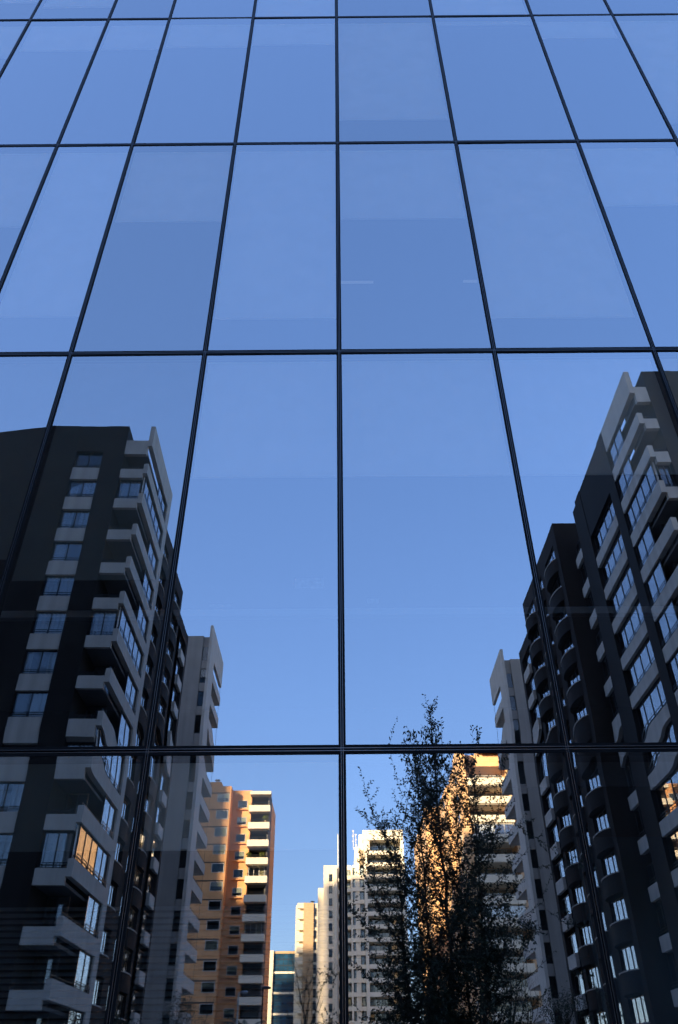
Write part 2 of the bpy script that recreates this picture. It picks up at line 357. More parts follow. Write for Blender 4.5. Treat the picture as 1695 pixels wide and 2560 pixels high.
for x in xs_all:
    inside = MX[0]-0.01 <= x <= MX[-1]+0.01
    bb(bm_, x-0.024, x+0.024, -0.003, 0.05, (TZ[-1]+0.035) if inside else 0.05, TOP-0.61)
o = bm_.build('mullion', 'gasket', B); o['kind'] = 'stuff'
for x0, x1 in ((-160.5, -128), (-204, -166.5)):  # unseen slabs, added to throw shadow on the cream and white towers
    mb = MB(); bb(mb, x0, x1, 24, 31, 0, 123.0)
    for k in range(32): bb(mb, x0-0.15, x1+0.15, 23.85, 31.15, 3.8*k+3.0, 3.8*k+3.8)
    mb.build('added_shade_tower', 'added_shade_tower', B)
SHEETS = ((-0.346, -0.127, 4.636, 4.73), (0.195, 0.28, 4.505, 4.547), (-0.97, -0.80, 4.49, 4.508))
M['sheet'] = plain('paper', (0.26, 0.26, 0.26), 0.9, 0.25, scale=25)
# roller blinds: (column, storey) -> lower edge height
BL = {(4, 2): 5.07, (5, 2): 4.87, (6, 2): 5.90, (7, 2): 5.90, (8, 2): 5.90, (9, 2): 6.4, (3, 2): 5.3,
      (3, 3): 9.66, (4, 3): 8.06, (5, 3): 9.74, (6, 3): 8.00, (7, 3): 9.76, (8, 3): 7.98, (9, 3): 9.99, (10, 3): 9.2, (2, 3): 8.0,
      (2, 4): 13.99, (3, 4): 14.22, (4, 4): 14.25, (5, 4): 14.30, (6, 4): 14.36, (7, 4): 12.06, (10, 4): 11.9, (9, 4): 14.5, (1, 4): 13.0,
      (5, 5): 16.9, (7, 5): 17.2, (3, 5): 15.8, (9, 5): 17.5, (2, 5): 16.0, (6, 5): 15.2, (8, 5): 15.0, (10, 5): 17.0,
      (5, 1): 2.86, (6, 1): 2.86, (4, 1): 2.86}
for (i, k), zb in BL.items():
    zb = EYE + (zb-EYE)*0.9703
    x0, x1, zt = MX[i]+0.03, MX[i+1]-0.03, TZ[k]-0.06
    mb = MB(); bb(mb, x0, x1, 0.064, 0.067, zb, zt); bb(mb, x0, x1, 0.062, 0.070, zb-0.02, zb); mb.build('roller_blind', 'mesh_blind' if k <= 2 and i <= 5 else 'blind', B)
for i in (4, 5, 6):
    mb = MB(); z = 0.25
    while z < 2.5:
        n = len(mb.v); x0, x1 = MX[i]+0.06, MX[i+1]-0.06
        mb.v += [(x0, 0.19, z), (x1, 0.19, z), (x1, 0.225, z+0.027), (x0, 0.225, z+0.027)]; mb.f.append([n, n+1, n+2, n+3]); z += 0.034
    mb.build('venetian_blind', 'slat', B, recalc=False)
box('handrail', 'rail_grey', B, Frame(0, 2*WALL), MX[0], MX[-1], -0.42, -0.36, 4.60, 4.66)
for x0, x1 in ((0.03, 0.48), (1.72, 2.13)):
    mb = MB(); bb(mb, x0, x1, 1.70, 1.73, 10.56, 10.58); mb.build('ceiling_light', 'tube', B)

for x0, x1, z0, z1 in SHEETS:
    mb = MB(); bb(mb, x0, x1, 0.020, 0.0215, z0, z1); mb.build('paper_sheet', 'sheet', B)
# ------------------------------------------------------------------ grey balcony towers beside the street
S = 2.65
def zs(T, n): return [-S*k for k in range(n)]
def grey_tower(name, label, F, Zfin, T, bay1, ub, uc, ud, W, D, enclosed, strips=(), far_col=True, dark_top=None, side_wall=None):
    t = thing(name, label, 'apartment building', F.base)
    n = int((T-1.0)/S)+1
    Zr = Zfin
    # dark masses and cores
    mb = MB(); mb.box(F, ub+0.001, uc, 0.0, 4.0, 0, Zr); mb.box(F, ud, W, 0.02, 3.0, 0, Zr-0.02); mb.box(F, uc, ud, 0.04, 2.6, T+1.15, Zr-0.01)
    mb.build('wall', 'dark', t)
    mb = MB(); mb.box(F, 3.4, W-0.05, 2.7, D, 0, Zr-0.6); mb.build('core_wall', 'room', t)
    mb = MB()
    for k in range(n):
        z = T-S*k-1.22
        mb.box(F, 0.34, uc-0.01, 0.33, bay1-0.05, z, z+0.16); mb.box(F, uc+0.01, ud-0.01, 0.32, 2.65, z, z+0.16)
    mb.box(F, 0.34, ub-0.01, 0.36, bay1-0.05, Zr-2.4, Zr-2.2)
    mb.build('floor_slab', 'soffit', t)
    # fin along the roof edge, top slab, far column
    mb = MB(); mb.box(F, 0, 0.32, 0, bay1, Zr-1.9, Zr); mb.box(F, 0.325, ub-0.003, 0.05, 0.35, Zr-2.65, Zr-1.35); mb.build('roof_fin', 'concrete', t)
    if far_col: box('column', 'concrete', t, F, 0.004, 0.5, bay1-0.95, bay1-0.004, 0, Zr-1.9)
    # balconies
    mb = MB(); mb.box(F, 0, 0.32, 0, bay1-(0.95 if far_col else 0.003), T-0.86, T); mb.box(F, 0.323, ub-0.004, 0.03, 0.30, T-1.26, T-0.46)
    bal = mb.build('balcony', 'concrete', t)
    r = MB(); r.box(F, 0.33, ub, 0.14, 0.17, T-0.20, T-0.165); r.box(F, 0.33, ub, 0.14, 0.17, T-0.33, T-0.30)
    for i in range(5): r.box(F, 0.36+i*(ub-0.5)/4, 0.39+i*(ub-0.5)/4, 0.14, 0.17, T-0.46, T-0.2)
    r.box(F, 0.14, 0.17, 0.1, bay1-1.0, T+0.16, T+0.19)
    for i in range(7): r.box(F, 0.14, 0.17, 0.15+i*(bay1-1.2)/6.1, 0.18+i*(bay1-1.2)/6.1, T, T+0.16)
    sub(r.build('railing', 'rail', None), bal)
    for dz in zs(T, n)[1:]: copy_at(bal, dz)
    # spandrels and windows of the front
    sp = box('spandrel', 'concrete', t, F, uc+0.003, ud-0.003, 0.06, 0.30, T-0.35-1.05, T-0.35)
    for dz in zs(T, n)[1:]: copy_at(sp, dz)
    kinds = [((0, .38, 'curtain'), (.62, 1, 'curtain')), ((0, .48, 'curtain'),), ((0.05, .95, 'curtain'),), ((.55, 1, 'curtain'),), ((.1, .5, 'curtain'), (.66, .92, 'curtain')), ((0, .3, 'curtain_warm'), (.8, 1, 'curtain_warm')), ((.02, .98, 'curtain'),)]
    protos = {}
    for k in range(-0, n):
        q = (k*3+len(name)) % len(kinds)
        if q not in protos: protos[q] = (window(t, F, uc+0.01, ud-0.01, 0.26, T-0.35-S*k, T+1.24-S*k, div=2, curtains=kinds[q], rail=(0.16, 0.30)), k)
        else: copy_at(protos[q][0], -S*(k-protos[q][1]))
    # bay at the corner: glazed or open behind the balcony
    pe = po = None
    end = bay1-(0.97 if far_col else 0.02)
    for k in range(n):
        z0, z1 = T-S*k, T-S*k+S-0.865
        top0 = Zr-1.905
        if k in enclosed:
            if pe is None:
                a = window(t, F, 0.36, ub-0.02, 0.33, z0-0.44, z1-0.42, div=2, curtains=((0.05, .9, 'curtain'),))
                b = window(t, F, 0.40, end, 0.10, z0+0.003, z1, along='v', div=5, t=0.07, curtains=((.0, .14, 'curtain'), (.7, .95, 'curtain')), rail=(0.16, 0.30))
                pe = (a, b, k)
            else:
                copy_at(pe[0], -S*(k-pe[2])); copy_at(pe[1], -S*(k-pe[2]))
        elif k == 0:
            window(t, F, bay1*0.52, end, 0.10, z0+0.003, top0, along='v', div=2, t=0.07, curtains=((.55, .98, 'curtain'),), rail=(0.16, 0.30))
        else:
            if po is None:
                a = window(t, F, bay1*0.52, end, 0.10, z0+0.003, z1, along='v', div=2, t=0.07, curtains=((.62, .98, 'curtain'),), rail=(0.16, 0.30))
                b = window(t, F, 0.6, ub-0.1, 2.55, z0-1.0, z1-0.42, div=2, t=0.08)
                po = (a, b, k)
            else:
                copy_at(po[0], -S*(k-po[2])); copy_at(po[1], -S*(k-po[2]))
    # further bays along the street
    for (kind, v0, v1) in strips:
        if kind == 'col': box('column', 'dark', t, F, -0.03, 0.6, v0, v1, 0, Zr-0.05); continue
        if kind == 'dark': box('wall', 'dark', t, F, 0.0, 3.0, v0, v1, 0, Zr-0.3); continue
        top = kind == 'bay'
        h = 0.80
        p = box('balcony', 'concrete', t, F, 0.012, 0.30, v0+0.004, v1-0.004, T-S*0-h+ (0 if not top else -S), T-S*0 + (0 if not top else -S))
        for k in range(1, n-(1 if top else 0)): copy_at(p, -S*k)
        if top: box('wall', 'dark', t, F, 0.008, 0.5, v0+0.002, v1-0.002, T-0.75, Zr-0.06)
        w = None; vs = [((0, .2, 'curtain'), (.5, .7, 'curtain')), ((.0, .12, 'curtain'), (.8, 1, 'curtain')), ((.3, .62, 'curtain'),)]
        pw = {}
        for k in range(1 if top else 0, n):
            q = (k*2+1) % 3
            za, zb = T-S*k+0.002, T-S*k+S-h-0.01
            if k == 0 : zb = T+1.2
            if q in pw and k > 1: copy_at(pw[q][0], -S*(k-pw[q][1]))
            else:
                ww = window(t, F, v0+0.02, v1-0.02, 0.22, za, zb, along='v', div=4 if v1-v0 > 4 else 2, t=0.08, curtains=vs[q], rail=(0.17, 0.33))
                if k > 1 or q not in pw: pw[q] = (ww, k)
        mb = MB()
        for k in range(n): mb.box(F, 0.33, 3.2, v0+0.01, v1-0.01, T-S*k-0.7, T-S*k-0.55)
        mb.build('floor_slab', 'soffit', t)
    return t
FL1 = Frame(-13.78, 42.4, -1.7, -1)
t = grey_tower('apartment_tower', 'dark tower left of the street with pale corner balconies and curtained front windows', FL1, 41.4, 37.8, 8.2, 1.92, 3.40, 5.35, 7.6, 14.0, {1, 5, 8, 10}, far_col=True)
mb = MB(); mb.prism(FL1, [(7.6, 0.4), (22, 3.2), (22, 14), (7.6, 14)], 0, 41.55); mb.build('stair_block', 'dark', t)
FR1 = Frame(18.25, 34.8, 0.4, 1)
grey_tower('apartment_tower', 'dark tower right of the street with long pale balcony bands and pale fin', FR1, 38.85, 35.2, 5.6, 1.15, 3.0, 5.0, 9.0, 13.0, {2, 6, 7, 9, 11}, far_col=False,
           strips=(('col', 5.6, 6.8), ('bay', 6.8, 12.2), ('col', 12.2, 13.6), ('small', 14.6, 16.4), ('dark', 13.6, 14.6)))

# ------------------------------------------------------------------ dark brick towers behind them
def dark_brick_tower(label, F, D, Ztop, T, far, W=9.0, nwin=3, bulge=0.4):
    t = thing('brick_tower', label, 'apartment building', F.base)
    n = int((T-1)/S)+1
    mb = MB(); mb.box(F, 1.6, W, 0.35, D-0.01, 0, Ztop-0.9); mb.build('core_wall', 'room', t)
    mb = MB(); mb.box(F, 0, W, 0, 0.35, 0, Ztop-0.03); mb.box(F, 0.003, 1.5, 0.36, D, T+1.45, Ztop)
    gap = D/nwin; pier = []
    for i in range(nwin+1):
        c = 0.35+(D-0.35)*i/nwin; a, b = max(0.352, c-0.75), min(D-0.002, c+0.75)
        if i == 0: b = 1.0
        mb.box(F, 0.0015, 0.5, a, b, 0, T+1.448); pier.append((a, b))
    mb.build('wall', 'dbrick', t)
    sp = MB(); sl = MB(); fl = MB()
    for k in range(n):
        z = T-S*k
        for i in range(nwin):
            sp.box(F, 0.012, 0.34, pier[i][1]-0.01, pier[i+1][0]+0.01, z-1.15, z)
        fl.box(F, 0.36, 1.59, 0.4, D-0.05, z-1.0, z-0.85)
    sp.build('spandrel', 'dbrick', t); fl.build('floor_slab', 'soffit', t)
    for i in range(nwin):
        a, b = pier[i][1], pier[i+1][0]
        arc = [(0.0-bulge*math.sin(math.pi*q/10)**0.6, a-0.25+(b-a+0.5)*q/10) for q in range(11)]
        arc2 = [(u-0.04, v) for u, v in arc]
        rp = MB().prism(F, arc, T-1.12, T-0.001).build('parapet', 'dbrick', t)
        r = MB().prism(F, arc2[:1]+arc2+[(0.0, arc2[-1][1]), (0.0, arc2[0][1])], T, T+0.07).build('sill', 'concrete', t)
        w = window(t, F, a+0.01, b-0.01, 0.10, T+0.07, T+1.44, along='v', div=3, curtains=((.05, .45, 'curtain'), (.72, 1, 'curtain')))
        w2 = window(t, F, a+0.01, b-0.01, 0.10, T+0.07-S, T+1.44-S, along='v', div=3, curtains=((0.0, .3, 'curtain'), (.5, .95, 'curtain')))
        for k in range(1, n):
            copy_at(r, -S*k); copy_at(rp, -S*k)
            if k > 1: copy_at(w if (k+i) % 2 else w2, -S*(k if (k+i) % 2 else k-1))
    if far:
        y0, y1, zt = far
        mb = MB(); mb.box(F, 0.9, W, D+0.01, y1, 0, zt-0.5); mb.build('rear_wall', 'room', t)
        mb = MB(); mb.box(F, 0.02, 0.9, y1-0.7, y1-0.002, 0, zt); mb.box(F, 0.05, 0.9, D+0.02, y1-0.71, zt-1.2, zt-0.01); mb.build('rear_pier', 'dbrick', t)
        p = box('balcony', 'concrete', t, F, 0.0, 0.25, y0, y1-0.72, zt-2.6-0.9, zt-2.6)
        w = window(t, F, y0, y1-0.74, 0.26, zt-2.6+0.01, zt-1.22, along='v', div=2, curtains=((.3, .9, 'curtain'),))
        for k in range(1, int((zt-3.5)/S)): copy_at(p, -S*k); copy_at(w, -S*k)
    return t
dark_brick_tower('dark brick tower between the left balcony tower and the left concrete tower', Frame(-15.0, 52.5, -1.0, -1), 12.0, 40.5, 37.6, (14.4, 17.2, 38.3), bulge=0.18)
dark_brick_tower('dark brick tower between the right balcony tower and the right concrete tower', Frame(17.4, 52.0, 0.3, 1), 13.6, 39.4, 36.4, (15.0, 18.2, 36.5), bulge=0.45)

# ------------------------------------------------------------------ grey concrete towers with open frame balconies
def concrete_tower(label, F, bays, Zfin, Ztop, Tj, s, W=6.0, win=(0.15, 0.95)):
    t = thing('concrete_tower', label, 'apartment building', F.base)
    c, e = bays                                                   # column depth, end of the balconies
    n = int((Tj-1)/s)+1
    mb = MB(); mb.box(F, 1.0, W, 0.0, 0.30, 0, Ztop)
    mb.box(F, 0.31, 1.0, 0.25, 0.5, 0, Ztop-0.01); mb.build('front_wall', 'concrete2', t)
    mb = MB(); mb.box(F, 1.6, W, 0.52, e-2.6, 0, Ztop-0.6); mb.build('core_wall', 'concrete2', t)
    mb = MB(); mb.box(F, 0, 0.30, -0.25, e, Zfin-3.2, Zfin); mb.box(F, 0.002, 0.302, -0.248, c, 0, Zfin-3.2); mb.build('roof_fin', 'concrete', t)
    mb = MB(); mb.box(F, 0.001, 0.24, c+0.002, e, Tj-1.0, Tj); mb.box(F, 0.25, 3.2, c+0.002, e-0.02, Tj-1.02, Tj-0.86); b = mb.build('balcony', 'concrete', t)
    r = MB(); r.box(F, 0.1, 0.13, c, e, Tj+0.22, Tj+0.25)
    for i in range(8): r.box(F, 0.1, 0.13, c+i*(e-c-0.1)/7, c+0.03+i*(e-c-0.1)/7, Tj, Tj+0.22)
    sub(r.build('railing', 'rail', None), b)
    w = window(t, F, c+0.3, e-3.0, 0.9, Tj-0.84, Tj+1.6, along='v', div=2, t=0.07)
    sp = box('spandrel', 'concrete2', t, F, 0.32, 0.99, 0.12, 0.26, Tj-0.6, Tj+0.35)
    fw = window(t, F, 0.33, 0.98, 0.19, Tj+0.36, Tj+s-0.61, div=1, back=True)
    for k in range(1, n):
        for o in (b, w, sp, fw): copy_at(o, -s*k)
    p = MB()
    for k in range(n): p.box(F, 0.12, 0.15, e-0.12, e-0.09, Tj-s*k, Tj-s*k+s-1.0)
    p.build('corner_post', 'rail', t)
    return t
concrete_tower('slender grey concrete tower with roof fin left of the orange brick tower', Frame(-14.45, 78.0, -0.5, -1), (2.6, 9.4), 44.1, 42.9, 39.6, S, W=7)
concrete_tower('slender grey concrete tower with a roof fin and open balconies right of the tree', Frame(17.85, 80.0, 0.3, 1), (2.4, 8.0), 41.8, 40.7, 37.0, S, W=7)

# ------------------------------------------------------------------ sunlit orange brick towers
def orange_front():
    F = Frame(-11.9, 130.0, 0, -1)                                # u runs to the left from the balcony end
    t = thing('orange_brick_tower', 'sunlit orange brick apartment tower with white balconies on its right edge', 'apartment building', F.base)
    Zt = 42.7; T = 39.6                                          # parapet tops
    n = 15; s = 2.66
    mb = MB(); mb.box(F, 6.5, 22, 0.0, 6, 0, Zt-0.02); mb.box(F, 3.3, 6.5, 2.4, 6, 0, Zt); mb.box(F, 3.2, 3.35, 1.4, 2.4, 0, Zt-0.4); mb.box(F, 0.4, 22, 6, 16, 0, Zt-0.3)
    mb.build('wall', 'obrick', t)
    mb = MB(); mb.box(F, 8.4, 13.5, 1.2, 4.6, Zt-0.3, Zt+1.05); mb.build('penthouse', 'obrick', t)
    mb = MB(); mb.tube([F.p(9.2, 2, Zt+1.0), F.p(9.2, 2, Zt+1.5)], 0.22); mb.tube([F.p(9.2, 2, Zt+1.5), F.p(9.2, 2, Zt+1.62)], 0.5); mb.build('chimney', 'galv', t)
    # bay windows
    w0 = window(t, F, 6.75, 8.7, -0.05, 40.1, 41.45, div=1, frame='pale_frame', t=0.09, shade=0.5, back=True)
    w1 = window(t, F, 6.75, 8.7, -0.05, 40.1-s, 41.45-s, div=1, frame='pale_frame', t=0.09, back=True)
    w2 = window(t, F, 6.75, 8.7, -0.05, 40.1-2*s, 41.45-2*s, div=1, frame='pale_frame', t=0.09, shade=0.92, back=True)
    for k in range(3, n): copy_at((w0, w1, w1, w2, w1)[k % 5], -s*(k-(0, 1, 1, 2, 1)[k % 5]))
    mb = MB()
    for k in range(n): mb.box(F, 6.7, 11.6, -0.03, 0.02, 41.5-s*k, 41.66-s*k)
    mb.build('lintel_band', 'frame', t)
    v0 = window(t, F, 4.0, 5.55, 2.35, 39.85, 41.05, div=1, frame='pale_frame', t=0.07, back=True)
    v1 = window(t, F, 4.0, 5.55, 2.35, 39.85-s, 41.05-s, div=1, frame='pale_frame', t=0.07, shade=0.6, back=True)
    for k in range(2, n): copy_at((v0, v1)[k % 2], -s*(k-k % 2))
    mb = MB(); mb.box(F, 5.8, 4.0, 2.0, 2.38, 39.5, 39.6)
    fb = mb.build('flower_box', 'obrick', t)
    for k in range(1, n): copy_at(fb, -s*k)
    # balconies
    mb = MB(); mb.box(F, 0.0, 3.42, -0.1, 1.39, T+0.0-1.0, T-0.92); mb.box(F, 0.0, 3.42, -0.1, 0.06, T-0.92, T-0.02)
    mb.box(F, 0.0, 0.12, 0.061, 1.39, T-0.92, T-0.02); b = mb.build('balcony', 'cream', t)
    r = MB(); r.box(F, 0.1, 3.3, -0.02, 0.02, T+0.36, T+0.40)
    for i in range(14): r.box(F, 0.1+i*0.245, 0.13+i*0.245, -0.02, 0.02, T-0.02, T+0.36)
    sub(r.build('railing', 'rail', None), b)
    for k in range(1, n): copy_at(b, -s*k)
    mb = MB(); mb.box(F, -0.05, 3.35, -0.15, 1.39, T+1.7, T+2.2); mb.build('canopy', 'cream', t)
    mb = MB(); mb.box(F, 0.45, 3.3, 3.8, 4.2, 0, Zt-0.5); mb.box(F, 0.25, 0.5, 1.4, 6, 0, Zt-0.5); mb.build('balcony_wall', 'room', t)
    mb = MB()
    for k in range(n+1): mb.box(F, 0.3, 3.18, 1.4, 3.79, T-1.0-s*(k-1)-0.001, T-0.85-s*(k-1))
    mb.build('floor_slab', 'soffit', t)
    d = window(t, F, 0.55, 3.1, 1.45, T-0.9-s*4, T+1.6-s*4, div=3, far=True, frame='pale_frame', t=0.09, curtains=((0, .4, 'curtain_warm'),))
    copy_at(d, -3*s); copy_at(d, -8*s)
    dd = window(t, F, 0.55, 3.1, 3.7, T-0.9, T+1.6, div=2, far=True, t=0.08)
    for k in range(1, n):
        if k not in (4, 7, 12): copy_at(dd, -s*k)
    return t
orange_front()
def blob(name, parent, loc, r, n, m='potted', lw=0.12):
    mb = MB(); rn = random.Random(int(r*1000)+n)
    for i in range(n):
        d = Vector((rn.gauss(0, 1), rn.gauss(0, 1), rn.gauss(0, 1))).normalized()*r*rn.random()**0.4; d.z *= 0.9
        a = Vector((rn.gauss(0, 1), rn.gauss(0, 1), rn.gauss(0, 1))).normalized()*lw; b = a.orthogonal().normalized()*lw*0.5
        k = len(mb.v); c = Vector(loc)+d
        mb.v += [tuple(c-a), tuple(c+b), tuple(c+a), tuple(c-b)]; mb.f.append([k, k+1, k+2, k+3])
    return mb.build(name, m, parent, recalc=False)
for (x, z, r, lab) in ((-12.6, 37.9, 0.55, 'round green balcony plant, highest on the orange brick tower'), (-15.0, 32.3, 0.4, 'left green plant of the pair on a lower orange tower balcony'), (-12.9, 32.3, 0.42, 'right green plant of the pair on a lower orange tower balcony')):
    q = thing('balcony_plant', lab, 'plant', (x, 2*WALL-130.6, z-0.9), group='plants on the orange tower balconies')
    blob('foliage', q, (0, 0, 0.75), r, 160)
    mb = MB(); mb.tube([(0, 0, 0), (0, 0, 0.35)], 0.16, 0.22, 10); mb.build('pot', 'tan', q)

def orange_side():
    F = Frame(17.7, 117.0, 0, 1)                                  # u to the right, street face at u = 0
    t = thing('orange_brick_tower', 'sunlit orange brick tower with wide cream balconies behind the tree', 'apartment building', F.base)
    Zt = 42.7; s = 2.66; n = 15
    mb = MB(); mb.box(F, 0, 1.0, 0, 12, 0, Zt); mb.box(F, -0.6, 1.0, 12, 25, 0, Zt-0.8); mb.box(F, -2.9, 1.0, 25, 52, 0, Zt-0.5)
    mb.box(F, 1.0, 12, 2.6, 52, 0, Zt-0.6); mb.box(F, 7.3, 14, 0.3, 2.6, 0, Zt-0.2); mb.build('wall', 'peach_brick', t)
    mb = MB(); mb.box(F, 3.5, 8, 1.4, 6, Zt-0.3, Zt+1.2); mb.build('penthouse', 'peach_brick', t)
    mb = MB(); mb.tube([F.p(6, 2, Zt+1.2), F.p(6, 2, Zt+1.7)], 0.25); mb.tube([F.p(6, 2, Zt+1.7), F.p(6, 2, Zt+1.8)], 0.55); mb.build('chimney', 'galv', t)
    mb = MB(); mb.box(F, 0.95, 7.2, -1.0, 0.0, Zt-1.0, Zt-0.35); mb.box(F, 0.45, 0.95, -0.6, 2.5, Zt-1.15, Zt-0.4); mb.build('canopy', 'cream', t)
    T = 39.0
    mb = MB(); mb.box(F, 1.0, 7.2, -0.9, -0.72, T-1.0, T); mb.box(F, 1.0, 1.18, -0.719, 2.5, T-1.0, T); mb.box(F, 1.19, 7.2, -0.71, 2.5, T-1.12, T-0.98)
    b = mb.build('balcony', 'cream', t)
    r = MB(); r.box(F, 1.05, 7.2, -0.83, -0.8, T+0.2, T+0.24)
    for i in range(12): r.box(F, 1.1+i*0.53, 1.13+i*0.53, -0.83, -0.8, T, T+0.2)
    sub(r.build('railing', 'rail', None), b)
    d = window(t, F, 1.6, 6.9, 2.5, T-0.9, T+1.45, div=4, far=True, t=0.09, frame='pale_frame', curtains=((.1, .3, 'curtain_warm'), (.7, .9, 'curtain')))
    d2 = window(t, F, 1.3, 7.1, -0.6, T-s*3+0.02, T+1.5-s*3, div=4, t=0.07, frame='pale_frame', curtains=((.1, .5, 'curtain'),))
    copy_at(d2, -s*4)
    for k in range(1, n): copy_at(b, -s*k); copy_at(d, -s*k)
    for v in (3.0, 15.0, 18.5, 28.0):
        u = 0.0 if v < 12 else (-0.6 if v < 25 else -2.9)
        w = window(t, F, v, v+1.7, u-0.05, T+0.2, T+1.5, along='v', div=1, frame='pale_frame', t=0.08, shade=0.4, back=True)
        for k in range(1, n): copy_at(w, -s*k)
    return t
orange_side()

# ------------------------------------------------------------------ pale towers and the glass office at the end of the street
def cream_tower():
    F = Frame(-12.6, 231.0, 0, 1); t = thing('cream_tower', 'cream and tan apartment tower beside the glass office at the end of the street', 'apartment building', F.base)
    Zt = 43.4; s = 2.66; n = 15
    mb = MB(); mb.box(F, 1.7, 4.4, 0, 10, 0, Zt); mb.build('tan_wall', 'tan', t)
    mb = MB(); mb.box(F, 0.6, 1.7, 1.2, 10, 0, Zt-0.1); mb.box(F, -0.5, 0.6, 2.4, 10, 0, Zt-0.2); mb.box(F, 4.4, 7, 0.6, 10, 0, Zt-0.05); mb.box(F, 0.0, 1.69, 0.1, 1.2, Zt-1.3, Zt-0.02)
    mb.build('wall', 'cream', t)
    T = Zt-2.3
    b = MB().box(F, 0.0, 1.69, 0.1, 1.19, T-1.55, T).build('balcony', 'cream', t)
    w = window(t, F, 4.42, 5.2, 0.55, Zt-3.2, Zt-1.25, div=1, t=0.1, back=True)
    for k in range(1, n): copy_at(b, -s*k); copy_at(w, -s*k)
    mb = MB(); mb.tube([F.p(3.9, 4, Zt), F.p(3.9, 4, Zt+0.9)], 0.25); mb.tube([F.p(3.9, 4, Zt+0.9), F.p(3.9, 4, Zt+1.05)], 0.6); mb.build('chimney', 'lamp_dark', t)
    return t
cream_tower()
def white_tower():
    F = Frame(-6.3, 203.0, 0, 1); t = thing('white_tower', 'stepped white apartment tower with stacked balconies left of the tree', 'apartment building', F.base)
    s = 2.66; n = 18
    mb = MB(); mb.box(F, 0, 1.3, 1.5, 14, 0, 41.8); mb.box(F, 1.3, 4.6, 0.2, 14, 0, 46.6); mb.box(F, 4.6, 8.6, 2.2, 14, 0, 46.5); mb.box(F, 3.7, 4.3, -0.3, 0.2, 0, 46.0)
    mb.box(F, 8.6, 9.0, -1.0, 14, 0, 45.6); mb.box(F, 9.6, 10.6, -1.0, 14, 0, 50.0); mb.box(F, 11.6, 12.3, -2.4, 14, 0, 49.0); mb.box(F, 20.6, 21.3, -2.4, 14, 0, 53.6)
    mb.box(F, 10.6, 21.3, 0.8, 14, 0, 53.3); mb.box(F, 11.4, 21.2, -2.5, 0.8, 51.2, 53.5); mb.box(F, 9.0, 11.6, 0.8, 14, 0, 46.2)
    mb.box(F, 11.5, 13.0, -2.45, 0.8, 49.0, 51.2); mb.build('wall', 'white', t)
    ws = [window(t, F, 2.5, 3.25, 0.15, 43.0, 44.6, div=1, frame='frame', t=0.09, back=True), window(t, F, 2.5, 3.25, 0.15, 43.0-s, 44.6-s, div=1, frame='frame', t=0.09, shade=0.8, back=True)]
    for k in range(2, n-2): copy_at(ws[k % 2], -s*(k-k % 2))
    T = 43.6
    b1 = MB().box(F, 4.61, 8.58, -0.2, 0.0, T-0.85, T).box(F, 4.61, 8.58, 0.0, 2.19, T-0.9, T-0.75).build('balcony', 'white', t)
    b2 = MB().box(F, 9.02, 11.58, -1.2, -1.0, T-0.95, T-0.1).box(F, 9.02, 11.58, -1.0, 0.79, T-0.95, T-0.8).build('balcony', 'white', t)
    b3 = MB().box(F, 12.32, 20.58, -2.5, -2.3, T-0.75+5.0, T+0.1+5.0).box(F, 12.32, 20.58, -2.29, 0.79, T-0.8+5.0, T-0.65+5.0).build('balcony', 'white', t)
    w1 = window(t, F, 4.7, 8.5, 2.0, T-0.7, T+1.7, div=3, far=True, t=0.1, curtains=((.1, .5, 'curtain'),)); w2 = window(t, F, 9.1, 11.5, -0.7, T-0.09, T+1.65, div=2, far=True, t=0.08, curtains=((.0, .3, 'curtain'), (.7, 1, 'curtain')))
    w3 = window(t, F, 12.4, 20.5, 0.6, T+4.4, T+6.7, div=5, far=True, t=0.1, curtains=((.0, .15, 'curtain_warm'), (.3, .5, 'curtain_warm')))
    for k in range(1, n-2): 
        for o in (b1, b2, w1, w2): copy_at(o, -s*k)
    for k in range(1, n): copy_at(b3, -s*k); copy_at(w3, -s*k)
    window(t, F, 13.5, 19.5, 0.2, 49.0, 51.19, div=3, far=True, t=0.1)
    mb = MB()
    for (u, z0, z1) in ((9.3, 50, 54.5), (9.9, 50, 53.6)):
        mb.tube([F.p(u, 1, z0-0.2), F.p(u, 1, z1)], 0.05)
        for k in range(3): mb.tube([F.p(u-0.25, 1, z1-0.3-k*1.2), F.p(u+0.25, 1, z1-0.3-k*1.2)], 0.08)
    mb.tube([F.p(4.55, 3, 46), F.p(4.55, 3, 54.5)], 0.12); mb.build('antenna', 'white', t)
    return t
white_tower()
